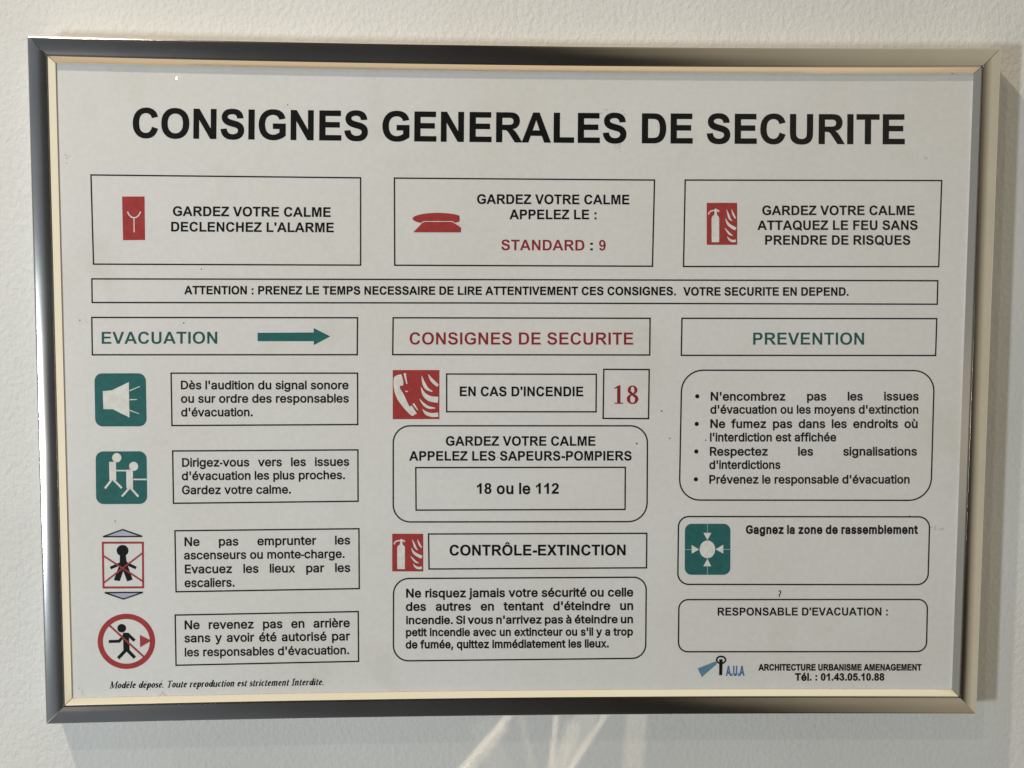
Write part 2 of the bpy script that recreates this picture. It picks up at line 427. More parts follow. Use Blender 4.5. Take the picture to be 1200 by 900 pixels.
    'é': (404, '212 -8 161 -2 117 16 82 46 56 85 40 132 34 187 39 242 55 290 81 329 115 359 157 378 205 384 236 382 266 374 294 361 319 341 341 315 357 282 368 242 371 194 371 169 75 169 75 221 338 221 310 202 307 237 298 269 283 294 263 314 237 326 205 330 173 326 146 313 125 294 109 270 99 241 96 211 96 178 100 139 110 106 128 80 151 61 179 50 212 46 254 53 285 73 306 105 365 91 353 63 335 39 311 19 283 4 249 -5|177 429 225 529 293 529 227 429'),
    'è': (404, '212 -8 161 -2 117 16 82 46 56 85 40 132 34 187 39 242 55 290 81 329 115 359 157 378 205 384 236 382 266 374 294 361 319 341 341 315 357 282 368 242 371 194 371 169 75 169 75 221 338 221 310 202 307 237 298 269 283 294 263 314 237 326 205 330 173 326 146 313 125 294 109 270 99 241 96 211 96 178 100 139 110 106 128 80 151 61 179 50 212 46 254 53 285 73 306 105 365 91 353 63 335 39 311 19 283 4 249 -5|180 429 114 529 182 529 230 429'),
    'à': (389, '160 -9 126 -5 94 5 68 22 48 45 35 73 30 108 34 138 43 161 58 179 78 193 125 211 178 220 234 227 265 235 273 243 276 255 276 257 273 279 267 297 256 311 240 322 220 329 196 331 171 329 149 322 118 301 100 274 41 291 57 322 79 346 104 364 133 375 163 382 194 384 239 379 286 360 306 343 322 320 333 290 337 251 337 0 277 0 277 52 272 52 252 25 215 1 190 -6|170 45 202 49 228 59 248 74 263 93 272 115 276 138 276 190 259 182 231 176 200 171 175 168 134 159 117 150 103 139 95 124 92 105 94 87 102 72 114 61 130 52|165 429 99 529 168 529 215 429'),
    'ù': (410, '182 -5 146 -1 115 11 89 31 69 59 57 95 53 139 53 379 114 379 114 144 119 105 137 75 164 56 200 50 226 53 249 62 268 77 283 97 293 122 296 153 296 379 357 379 357 0 298 0 298 92 307 92 286 47 257 17 222 0|181 429 115 529 183 529 231 429'),
    '.': (188, '95 -4 78 -1 63 9 53 24 50 41 53 59 63 73 78 83 95 87 113 83 128 73 138 59 141 41 138 24 128 9 113 -1'),
    ',': (188, '38 -119 68 71 137 71 84 -119'),
    "'": (206, '78 318 70 509 136 509 128 318'),
    '-': (453, '337 244 337 188 114 188 114 244'),
    ':': (188, '95 -4 78 -1 63 9 53 24 50 41 53 59 63 73 78 83 95 87 113 83 128 73 138 59 141 41 138 24 128 9 113 -1|95 271 78 274 63 284 53 299 50 316 53 334 63 349 78 359 95 362 113 359 128 349 138 334 141 316 138 299 128 284 113 274'),
}

# heavy grotesque capitals and digits, 2048 units per em: (advance, outline)
CAPS = {
'A': (1479, "M1471 0H1149L1021 333H435L314 0H0L571 1466H884ZM926 580L724 1124L526 580Z"),
'B': (1479, "M150 1466H736Q910 1466 995 1451Q1081 1437 1148 1391Q1216 1345 1261 1268Q1306 1192 1306 1097Q1306 994 1250 908Q1195 822 1100 779Q1234 740 1306 646Q1378 552 1378 425Q1378 325 1331 230Q1285 136 1204 79Q1124 23 1006 10Q932 2 649 0H150ZM446 1222V883H640Q813 883 855 888Q931 897 974 940Q1018 984 1018 1055Q1018 1123 980 1165Q943 1208 869 1217Q825 1222 616 1222ZM446 639V247H720Q880 247 923 256Q989 268 1030 314Q1072 361 1072 439Q1072 505 1040 551Q1008 597 947 618Q887 639 685 639Z"),
'C': (1479, "M1087 539L1374 448Q1308 208 1154 91Q1001 -25 765 -25Q473 -25 285 174Q97 374 97 720Q97 1086 286 1288Q475 1491 783 1491Q1052 1491 1220 1332Q1320 1238 1370 1062L1077 992Q1051 1106 968 1172Q886 1238 768 1238Q605 1238 503 1121Q402 1004 402 742Q402 464 502 346Q602 228 762 228Q880 228 965 303Q1050 378 1087 539Z"),
'D': (1479, "M148 1466H689Q872 1466 968 1438Q1097 1400 1189 1303Q1281 1206 1329 1065Q1377 925 1377 719Q1377 538 1332 407Q1277 247 1175 148Q1098 73 967 31Q869 0 705 0H148ZM444 1218V247H665Q789 247 844 261Q916 279 963 322Q1011 365 1041 463Q1071 562 1071 732Q1071 902 1041 993Q1011 1084 957 1135Q903 1186 820 1204Q758 1218 577 1218Z"),
'E': (1366, "M149 0V1466H1236V1218H445V893H1181V646H445V247H1264V0Z"),
'F': (1251, "M151 0V1466H1156V1218H447V871H1059V623H447V0Z"),
'G': (1593, "M831 539V786H1469V202Q1376 112 1199 43Q1023 -25 842 -25Q612 -25 441 71Q270 168 184 347Q98 527 98 738Q98 967 194 1145Q290 1323 475 1418Q616 1491 826 1491Q1099 1491 1252 1376Q1406 1262 1450 1060L1156 1005Q1125 1113 1039 1175Q954 1238 826 1238Q632 1238 517 1115Q403 992 403 750Q403 489 519 358Q635 228 823 228Q916 228 1009 264Q1103 301 1170 353V539Z"),
'H': (1479, "M150 0V1466H446V889H1026V1466H1322V0H1026V641H446V0Z"),
'I': (569, "M140 0V1466H436V0Z"),
'L': (1251, "M157 0V1466H453V247H1189V0Z"),
'M': (1706, "M145 0V1466H588L854 466L1117 1466H1561V0H1286V1154L995 0H710L420 1154V0Z"),
'N': (1479, "M152 0V1466H440L1040 487V1466H1315V0H1018L427 956V0Z"),
'O': (1593, "M89 724Q89 948 156 1100Q206 1212 292 1301Q379 1390 482 1433Q619 1491 798 1491Q1122 1491 1316 1290Q1511 1089 1511 731Q1511 376 1318 175Q1125 -25 802 -25Q475 -25 282 174Q89 374 89 724ZM394 734Q394 485 509 356Q624 228 801 228Q978 228 1091 355Q1205 483 1205 738Q1205 990 1094 1114Q984 1238 801 1238Q618 1238 506 1112Q394 987 394 734Z"),
'P': (1366, "M149 0V1466H624Q894 1466 976 1444Q1102 1411 1187 1300Q1272 1190 1272 1015Q1272 880 1223 788Q1174 696 1098 643Q1023 591 945 574Q839 553 638 553H445V0ZM445 1218V802H607Q782 802 841 825Q900 848 933 897Q967 946 967 1011Q967 1091 920 1143Q873 1195 801 1208Q748 1218 588 1218Z"),
'Q': (1593, "M89 724Q89 948 156 1100Q206 1212 292 1301Q379 1390 482 1433Q619 1491 798 1491Q1122 1491 1316 1290Q1511 1089 1511 731Q1511 540 1451 392Q1405 279 1324 190Q1430 115 1561 68L1452 -141Q1370 -112 1290 -68Q1235 -38 1108 52Q968 -25 802 -25Q475 -25 282 174Q89 374 89 724ZM394 734Q394 485 509 356Q624 228 801 228Q858 228 909 244Q829 296 746 325L817 468Q958 420 1091 332Q1144 399 1174 501Q1205 604 1205 738Q1205 990 1094 1114Q984 1238 801 1238Q618 1238 506 1112Q394 987 394 734Z"),
'R': (1479, "M150 0V1466H773Q1008 1466 1114 1426Q1221 1387 1285 1286Q1349 1185 1349 1055Q1349 890 1252 782Q1155 675 962 647Q1058 591 1120 524Q1183 457 1289 286L1468 0H1114L900 319Q786 490 744 534Q702 579 655 595Q608 612 506 612H446V0ZM446 846H665Q878 846 931 864Q984 882 1014 926Q1044 970 1044 1036Q1044 1110 1004 1155Q965 1201 893 1213Q857 1218 677 1218H446Z"),
'S': (1366, "M74 477L362 505Q388 360 467 292Q547 224 682 224Q825 224 897 284Q970 345 970 426Q970 478 939 514Q909 551 833 578Q781 596 596 642Q358 701 262 787Q127 908 127 1082Q127 1194 190 1291Q254 1389 373 1440Q493 1491 662 1491Q938 1491 1077 1370Q1217 1249 1224 1047L928 1034Q909 1147 846 1196Q784 1246 659 1246Q530 1246 457 1193Q410 1159 410 1102Q410 1050 454 1013Q510 966 726 915Q942 864 1045 809Q1149 755 1207 660Q1266 566 1266 427Q1266 301 1196 191Q1126 81 998 27Q870 -26 679 -26Q401 -26 252 102Q103 231 74 477Z"),
'T': (1251, "M479 0V1218H44V1466H1209V1218H775V0Z"),
'U': (1479, "M147 1466H443V672Q443 483 454 427Q473 337 544 282Q616 228 740 228Q866 228 930 279Q994 331 1007 406Q1020 481 1020 655V1466H1316V696Q1316 432 1292 323Q1268 214 1203 139Q1139 64 1031 19Q923 -25 749 -25Q539 -25 430 23Q322 72 259 149Q196 227 176 311Q147 435 147 687Z"),
'V': (1366, "M524 0L0 1466H321L692 381L1051 1466H1365L840 0Z"),
'X': (1366, "M0 0L501 765L47 1466H393L687 995L975 1466H1318L862 754L1363 0H1006L681 508L355 0Z"),
'Z': (1251, "M20 0V267L789 1218H107V1466H1170V1237L368 247H1201V0Z"),
'0': (1139, "M562 1472Q775 1472 895 1320Q1038 1140 1038 723Q1038 307 894 125Q775 -25 562 -25Q348 -25 217 139Q86 303 86 724Q86 1139 230 1321Q349 1472 562 1472ZM562 1239Q511 1239 471 1206Q431 1174 409 1090Q380 981 380 723Q380 465 406 368Q432 272 471 240Q511 208 562 208Q613 208 653 240Q693 273 715 357Q744 465 744 723Q744 981 718 1077Q692 1174 652 1206Q613 1239 562 1239Z"),
'1': (1139, "M806 0H525V1059Q371 915 162 846V1101Q272 1137 401 1237Q530 1338 578 1472H806Z"),
'2': (1139, "M1036 261V0H51Q67 148 147 280Q227 413 463 632Q653 809 696 872Q754 959 754 1044Q754 1138 703 1188Q653 1239 564 1239Q476 1239 424 1186Q372 1133 364 1010L84 1038Q109 1270 241 1371Q373 1472 571 1472Q788 1472 912 1355Q1036 1238 1036 1064Q1036 965 1000 875Q965 786 888 688Q837 623 704 501Q571 379 535 339Q500 299 478 261Z"),
'3': (1139, "M76 389L348 422Q361 318 418 263Q475 208 556 208Q643 208 702 274Q762 340 762 452Q762 558 705 620Q648 682 566 682Q512 682 437 661L468 890Q582 887 642 939Q702 992 702 1079Q702 1153 658 1197Q614 1241 541 1241Q469 1241 418 1191Q367 1141 356 1045L97 1089Q124 1222 178 1301Q233 1381 330 1426Q428 1472 549 1472Q756 1472 881 1340Q984 1232 984 1096Q984 903 773 788Q899 761 974 667Q1050 573 1050 440Q1050 247 909 111Q768 -25 558 -25Q359 -25 228 89Q97 204 76 389Z"),
'4': (1139, "M638 0V295H38V541L674 1472H910V542H1092V295H910V0ZM638 542V1043L301 542Z"),
'5': (1139, "M91 377L371 406Q383 311 442 255Q501 200 578 200Q666 200 727 271Q788 343 788 487Q788 622 727 689Q667 757 570 757Q449 757 353 650L125 683L269 1446H1012V1183H482L438 934Q532 981 630 981Q817 981 947 845Q1077 709 1077 492Q1077 311 972 169Q829 -25 575 -25Q372 -25 244 84Q116 193 91 377Z"),
'8': (1139, "M320 790Q211 836 161 916Q112 997 112 1093Q112 1257 226 1364Q341 1471 552 1471Q761 1471 876 1364Q992 1257 992 1093Q992 991 939 911Q886 832 790 790Q912 741 975 647Q1039 553 1039 430Q1039 227 909 100Q780 -27 565 -27Q365 -27 232 78Q75 202 75 418Q75 537 134 636Q193 736 320 790ZM378 1072Q378 988 425 941Q473 894 552 894Q632 894 680 941Q728 989 728 1073Q728 1152 680 1199Q633 1247 555 1247Q474 1247 426 1199Q378 1151 378 1072ZM351 445Q351 329 410 264Q470 199 559 199Q646 199 703 261Q760 324 760 442Q760 545 702 607Q644 670 555 670Q452 670 401 599Q351 528 351 445Z"),
'9': (1139, "M80 339L352 369Q362 286 404 246Q446 206 515 206Q602 206 663 286Q724 366 741 618Q635 495 476 495Q303 495 177 628Q52 762 52 976Q52 1199 184 1335Q317 1472 522 1472Q745 1472 888 1299Q1031 1127 1031 732Q1031 330 882 152Q733 -26 494 -26Q322 -26 216 65Q110 157 80 339ZM716 999Q716 1116 657 1177Q599 1241 520 1241Q446 1241 391 1182Q333 1120 333 987Q333 846 388 785Q444 720 529 720Q608 720 662 782Q716 846 716 999Z"),
':': (682, "M201 781V1062H482V781ZM201 0V281H482V0Z"),
'.': (569, "M147 0V281H428V0Z"),
'-': (682, "M115 391V672H667V391Z"),
"'": (487, "M138 947L91 1251V1466H399V1251L349 947Z"),
'^': (0, "M300 1560L560 1830H760L1020 1560H790L660 1700L530 1560Z"),
}



# plain straight stems for the thin letters
INTER['l'] = (142, '41 0 101 0 101 509 41 509')
INTER['i'] = (142, '41 0 101 0 101 376 41 376|41 446 101 440 101 509 41 509')
INTER['-'] = (178, '20 150 150 150 150 206 20 206')


def path_loops(d):
    import re
    tok = re.findall(r'[MLHVQZ]|-?\d+', d)
    loops, cur, i, cmd = [], [], 0, None
    x = y = 0
    while i < len(tok):
        if tok[i].isalpha():
            cmd = tok[i]; i += 1
            if cmd == 'Z':
                if cur[0] == cur[-1]:
                    cur.pop()
                loops.append(cur); cur = []
                continue
        if cmd in 'ML':
            x, y = int(tok[i]), int(tok[i + 1]); i += 2; cur.append((x, y))
        elif cmd == 'H':
            x = int(tok[i]); i += 1; cur.append((x, y))
        elif cmd == 'V':
            y = int(tok[i]); i += 1; cur.append((x, y))
        elif cmd == 'Q':
            qx, qy, ex, ey = (int(t) for t in tok[i:i + 4]); i += 4
            for k in (1, 2, 3):
                t = k / 3
                cur.append(((1 - t) ** 2 * x + 2 * t * (1 - t) * qx + t * t * ex, (1 - t) ** 2 * y + 2 * t * (1 - t) * qy + t * t * ey))
            x, y = ex, ey
    return loops


def area(l):
    return sum(l[i - 1][0] * l[i][1] - l[i][0] * l[i - 1][1] for i in range(len(l))) / 2


def grow(loops, w):
    """embolden (w > 0) or thin an outline by moving its edge"""
    if not w:
        return loops
    s = 1 if area(max(loops, key=lambda l: abs(area(l)))) > 0 else -1
    res = []
    for l in loops:
        n = len(l); o = []
        for i in range(n):
            a, p, c = Vector(l[i - 1]), Vector(l[i]), Vector(l[(i + 1) % n])
            d1 = (p - a).normalized(); d2 = (c - p).normalized()
            n1 = Vector((d1.y, -d1.x)); n2 = Vector((d2.y, -d2.x))
            m = n1 + n2
            m = m.normalized() if m.length > 1e-3 else n1
            o.append(tuple(p + m * (s * w / max(.55, m.dot(n1)))))
        res.append(o)
    return res


_cache = {}


def tri_glyph(loops):
    pts, edges = [], []
    for l in loops:
        k = len(pts); pts += l
        edges += [(k + i, k + (i + 1) % len(l)) for i in range(len(l))]
    r = delaunay_2d_cdt([Vector(p) for p in pts], edges, [], 0, 1e-4)
    V = [(p.x, p.y) for p in r[0]]
    keep = []
    for t in r[2]:
        x = sum(V[i][0] for i in t) / 3; y = sum(V[i][1] for i in t) / 3
        wn_ = 0
        for l in loops:
            for i in range(len(l)):
                (ax, ay), (bx, by) = l[i - 1], l[i]
                if (ay > y) != (by > y) and x < (bx - ax) * (y - ay) / (by - ay) + ax:
                    wn_ += 1 if by > ay else -1
        if wn_:
            keep.append(tuple(t))
    return V, keep


def glyph(style, ch, w):
    """(advance, points, triangles) with the cap height scaled to 1"""
    key = (style, ch, w)
    if key in _cache:
        return _cache[key]
    if style == 'bold' and (ch in CAPS or ch in 'ÔÉ'):
        base = {'Ô': 'O', 'É': 'E'}.get(ch, ch)
        adv, d = CAPS[base]
        loops = path_loops(d)
        pts, tri = tri_glyph(grow(loops, w * 1466))
        if ch == 'Ô':
            p2, t2 = tri_glyph(grow(path_loops(CAPS['^'][1]), w * 1466))
            p2 = [(x + 145, y) for x, y in p2]
            tri = tri + [tuple(j + len(pts) for j in t) for t in t2]; pts = pts + p2
        k = 1 / 1466
    elif style == 'serif':
        adv, polys = SERIF[ch]()
        allp, fs = [], []
        for p in polys:
            fs.append(list(range(len(allp), len(allp) + len(p)))); allp += [Vector(q) for q in p]
        pts, tri = union_tris(allp, fs)
        pts = [(x + y * .24, y) for x, y in pts]
        k = 1 / 100
    else:
        adv, d = INTER[ch]
        loops = []
        for part in d.split('|'):
            n = [int(t) for t in part.split()]
            loops.append(list(zip(n[::2], n[1::2])))
        ww = w + (.034 if style == 'bold' else 0)
        adv += 2 * 509 * ww * .6
        pts, tri = tri_glyph(grow(loops, ww * 509))
        if style == 'bold':
            pts = [(x + 509 * ww * .6, y) for x, y in pts]
        k = 1 / 509
    g = (adv * k, [(x * k, y * k) for x, y in pts], tri)
    _cache[key] = g
    return g


def space(style):
    return {'bold': 569 / 1466, 'serif': .34}.get(style, .39)


def text(fl, s, x0, y0, x1, y1, cap, m=None, style='text', w=0.0, fill=False, sag=0.0, track=0.0):
    """a line of lettering whose ink runs from (x0, y0) to (x1, y1) on its baseline; fill widens only the word gaps"""
    m = m or BLACK
    w += {'text': .026, 'bold': .010}.get(style, 0)
    track += {'text': -.040, 'bold': 0.0}.get(style, 0)
    u = Vector((x1 - x0, y1 - y0)); L = u.length; u.normalize(); n = Vector((u.y, -u.x))
    items, x, gaps = [], 0.0, 0
    for ch in s:
        if ch == ' ':
            x += space(style); gaps += 1; items.append(None); continue
        g = glyph(style, ch, w)
        items.append((x, g, gaps)); x += g[0] + track
    real = [i for i in items if i]
    first, last = real[0], real[-1]
    a = first[0] + min(p[0] for p in first[1][1])
    e = last[0] + max(p[0] for p in last[1][1])
    nat = (e - a) * cap
    if fill:
        sx = cap * FILL; extra = (L - (e - a) * sx) / max(1, last[2])
    else:
        sx = cap * L / nat; extra = 0
    for x, g, k in real:
        pts = []
        for px, py in g[1]:
            t = (x + px - a) * sx + extra * k
            q = Vector((x0, y0)) + u * t + n * (py * cap)
            if sag:
                f = t / L
                q.y += sag * 4 * f * (1 - f)
            pts.append((q.x, q.y))
        fl.tris(pts, g[2], m)


FILL = 1.045


# small serif italic, built from pen strokes in a square of 100 units
def _st(x, y0=0, y1=64, w=19):
    return ribbon([(x, y0), (x, y1)], w)


def _sf(x0, x1, y, w=11):
    return ribbon([(x0, y), (x1, y)], w)


def ringw(cx, cy, rx, ry, wx, wy, a0=0, a1=360, n=24):
    pts, ws = [], []
    full = a1 - a0 >= 360
    for i in range(n if full else n + 1):
        t = math.radians(a0 + (a1 - a0) * i / n)
        pts.append((cx + (rx - wx / 2) * math.cos(t), cy + (ry - wy / 2) * math.sin(t)))
        ws.append(wx * math.cos(t) ** 2 + wy * math.sin(t) ** 2)
    return ribbon(pts, ws, full)


def _e(acc=None):
    q = ringw(27, 33, 24, 34, 20, 13, 20, 320) + ribbon([(12, 36), (47, 42)], 11)
    if acc == 'g':
        q += ribbon([(18, 98), (32, 78)], [10, 5])
    if acc == 'a':
        q += ribbon([(38, 98), (26, 78)], [10, 5])
    return (54, q)


def _arch(x):
    return ribbon([(x, 46), (x + 10, 60), (x + 22, 63), (x + 30, 52), (x + 30, 0)], [9, 13, 16, 18, 19]) + _sf(x + 22, x + 42, 4)


SERIF = {
    'M': lambda: (104, _st(14, 0, 98, 9) + ribbon([(16, 98), (46, 6)], 17) + ribbon([(46, 6), (84, 98)], 8) + _st(86, 0, 98, 17) + _sf(2, 28, 4) + _sf(72, 102, 4) + _sf(4, 22, 94) + _sf(82, 102, 94)),
    'T': lambda: (72, _st(36, 0, 98, 17) + _sf(20, 52, 4) + _sf(4, 68, 93, 9) + _st(6, 76, 96, 6) + _st(66, 76, 96, 6)),
    'I': lambda: (42, _st(21, 0, 98, 17) + _sf(4, 38, 4) + _sf(4, 38, 94)),
    'o': lambda: (56, ringw(28, 33, 26, 34, 20, 13)),
    'd': lambda: (60, ringw(27, 33, 25, 34, 20, 13) + _st(48, 0, 98) + _sf(38, 54, 94) + _sf(44, 62, 4)),
    'p': lambda: (60, ringw(34, 33, 25, 34, 20, 13) + _st(14, -28, 62) + _sf(2, 26, -25) + _sf(2, 16, 60)),
    'l': lambda: (32, _st(15, 0, 98) + _sf(4, 18, 94) + _sf(8, 28, 4)),
    'e': lambda: _e(), 'è': lambda: _e('g'), 'é': lambda: _e('a'),
    's': lambda: (44, ribbon([(36, 54), (22, 61), (10, 52), (14, 40), (32, 26), (36, 14), (24, 4), (6, 10)], [11, 12, 16, 19, 19, 16, 12, 12])),
    'u': lambda: (62, _st(12, 14, 64) + ribbon([(12, 16), (20, 4), (34, 6), (46, 20)], [18, 16, 13, 9]) + _st(48, 0, 64) + _sf(2, 14, 60) + _sf(48, 62, 4)),
    't': lambda: (38, ribbon([(16, 84), (16, 12), (22, 3), (34, 8)], [13, 19, 16, 10]) + _sf(4, 34, 60)),
    'r': lambda: (46, _st(14) + ribbon([(16, 44), (26, 58), (40, 58)], [6, 9, 14]) + _sf(2, 16, 60) + _sf(4, 26, 4)),
    'c': lambda: (50, ringw(27, 33, 24, 34, 20, 14, 45, 315)),
    'i': lambda: (30, _st(14) + _sf(4, 16, 60) + _sf(8, 26, 4) + ribbon([(14, 78), (14, 92)], 14)),
    'n': lambda: (62, _st(14) + _sf(2, 16, 60) + _sf(4, 24, 4) + _arch(14)),
    'm': lambda: (92, _st(14) + _sf(2, 16, 60) + _sf(4, 24, 4) + _arch(14) + _arch(44)),
    '.': lambda: (26, ribbon([(12, 0), (12, 14)], 15)),
}

# ------------------------------------------------------------------ the wall
W2, HT = 1.6, 1.3
wall = link('wall', [(-W2, 0, -HT), (W2, 0, -HT), (W2, 0, HT), (-W2, 0, HT), (-W2, .12, -HT), (W2, .12, -HT), (W2, .12, HT), (-W2, .12, HT)],
            [(0, 1, 2, 3), (5, 4, 7, 6), (4, 0, 3, 7), (1, 5, 6, 2), (3, 2, 6, 7), (4, 5, 1, 0)], M_WALL)
wall['kind'] = 'structure'
wall['label'] = 'off white painted wall with a lumpy roller texture'

# ------------------------------------------------------------------ the framed notice
notice = bpy.data.objects.new('framed_notice', None)
notice.location = (0, 0, 0)
scene.collection.objects.link(notice)
notice['label'] = 'framed French fire safety notice behind glass in a polished metal frame on the wall'
notice['category'] = 'sign'

PROFILE = [(.0000, .0010), (.0000, .0168), (.0001, .01725), (.0004, .01755), (.0008, .0177)]
for k in range(9):
    t = k / 8
    PROFILE.append((.0011 + .0071 * t, .01776 + .00027 * math.sin(math.pi * t)))
PROFILE += [(.0083, .0172), (.00835, .0163), (.0087, .0163), (.00875, .0171), (.0089, .0173), (.0091, .0171), (.0113, .0145), (.0113, .0010)]
BOW = .0016


def rail(name, side):
    L = FRAME_W if side in 'TB' else FRAME_H
    N = 40 if side in 'TB' else 16
    verts, faces = [], []
    gap = .00014
    for i in range(N + 1):
        s = -1 + 2 * i / N
        for u, h in PROFILE:
            half = L / 2 - u - gap
            a = s * half
            bow = BOW * (1 - s * s) if side in 'TB' else 0
            across = (FRAME_H if side in 'TB' else FRAME_W) / 2 - u - bow
            verts.append({'T': (a, -h, across), 'B': (-a, -h, -across), 'L': (-across, -h, a), 'R': (across, -h, -a)}[side])
    n = len(PROFILE)
    for i in range(N):
        for k in range(n):
            k2 = (k + 1) % n
            faces.append((i * n + k, i * n + k2, (i + 1) * n + k2, (i + 1) * n + k))
    faces.append(tuple(range(n)))
    faces.append(tuple(N * n + k for k in reversed(range(n))))
    idx = [1 if PROFILE[f[0] % n][0] >= .0089 and PROFILE[f[0] % n][0] < .0112 and len(f) == 4 else 0 for f in faces]
    o = link(name, verts, faces, [M_METAL, M_LIP], notice, idx, smooth=True)
    bm_fix(o)
    return o


def bm_fix(o):
    import bmesh
    bm = bmesh.new(); bm.from_mesh(o.data)
    bmesh.ops.recalc_face_normals(bm, faces=bm.faces)
    for e in bm.edges:
        if len(e.link_faces) == 2 and e.calc_face_angle(0) > math.radians(24):
            e.smooth = False
    bm.to_mesh(o.data); bm.free()


for s in 'TBLR':
    rail('frame_rail', s)


def slab(name, x, z, h0, h1, m, parent):
    v = [(sx * x, -h, sz * z) for h in (h0, h1) for sx, sz in ((-1, -1), (1, -1), (1, 1), (-1, 1))]
    return link(name, v, [(0, 3, 2, 1)[::-1], (4, 5, 6, 7), (0, 1, 5, 4), (1, 2, 6, 5), (2, 3, 7, 6), (3, 0, 4, 7)], m, parent)


sheet = slab('paper_sheet', FRAME_W / 2 - .0070, FRAME_H / 2 - .0070, SHEET_H - .0008, SHEET_H, M_PAPER, notice)
bm_fix(sheet)
gx, gz = FRAME_W / 2 - .0075, FRAME_H / 2 - .0075
glass = link('glass_pane', [(-gx, -.0144, -gz), (gx, -.0144, -gz), (gx, -.0144, gz), (-gx, -.0144, gz)], [(0, 1, 2, 3)], M_GLASS, notice)

# ---- heading
f = Flat()
text(f, 'CONSIGNES GENERALES DE SECURITE', 155.3, 161.2, 1060.3, 168.8, 34.6, style='bold', sag=1.6, track=0)
f.build('heading', sheet)

# ---- ruled boxes
LW = 1.65
BOXES = [
    [(106.6, 205), (422.6, 208.4), (422.6, 310.7), (109.6, 309.5)],
    [(462.2, 208.7), (767, 211), (764.6, 312), (462.6, 310.8)],
    [(803, 211), (1103.6, 211.6), (1100, 312.5), (801, 312.3)],
    [(107.6, 326.8), (540, 327.6), (1099, 329), (1098.3, 356.5), (540, 355), (108, 354.5)],
    [(107.5, 372), (419, 372.4), (418.6, 415.7), (108.2, 415.8)],
    [(460.7, 372.4), (761.8, 373), (761.4, 416), (460.2, 415.6)],
    [(799.2, 373), (1097.8, 373.4), (1096.4, 416.6), (798.4, 416.4)],
    [(200.5, 437.3), (419, 437.3), (419.2, 497.5), (201.5, 498.7)],
    [(202.3, 528.5), (419.4, 527.2), (419.6, 587.4), (203.3, 589.8)],
    [(205, 622), (420.6, 619.6), (421, 689.8), (206.3, 693.5)],
    [(205.3, 720.8), (419.8, 716.7), (420.2, 775), (206.3, 779.6)],
    [(523.4, 438.3), (698.8, 438.6), (698.5, 482.6), (523.5, 482.5)],
    [(707.6, 432.8), (760.8, 433.1), (760, 490.6), (706.8, 490.3)],
    [(487.2, 548), (732.8, 547.6), (732.5, 597), (487.6, 597.8)],
    [(502.2, 625.8), (758, 625), (757.6, 665.4), (502.8, 666.8)],
]
for c in BOXES:
    f = Flat(); f.stroke(c, LW, BLACK, closed=True); f.build('box_border', sheet)
ROUND = [
    ([(460.8, 499), (758.8, 499), (758.2, 611.3), (460.8, 611.7)], [20, 20, 22, 20]),
    ([(461.2, 678), (757.4, 676.4), (756.6, 771.4), (461, 774.6)], [18, 15, 16, 18]),
    ([(799, 433.8), (1095, 434.3), (1090.8, 586.4), (796, 586)], [25, 24, 26, 24]),
    ([(795.2, 605.3), (1089.6, 605.7), (1087.4, 685.2), (794.2, 684.8)], [12, 13, 13, 13]),
    ([(795.6, 702.7), (1087, 702.5), (1085.6, 763.6), (795, 763.8)], [11, 11, 11, 11]),
]
for c, r in ROUND:
    f = Flat(); f.stroke(rounded(c, r), LW, BLACK, closed=True); f.build('rounded_border', sheet)

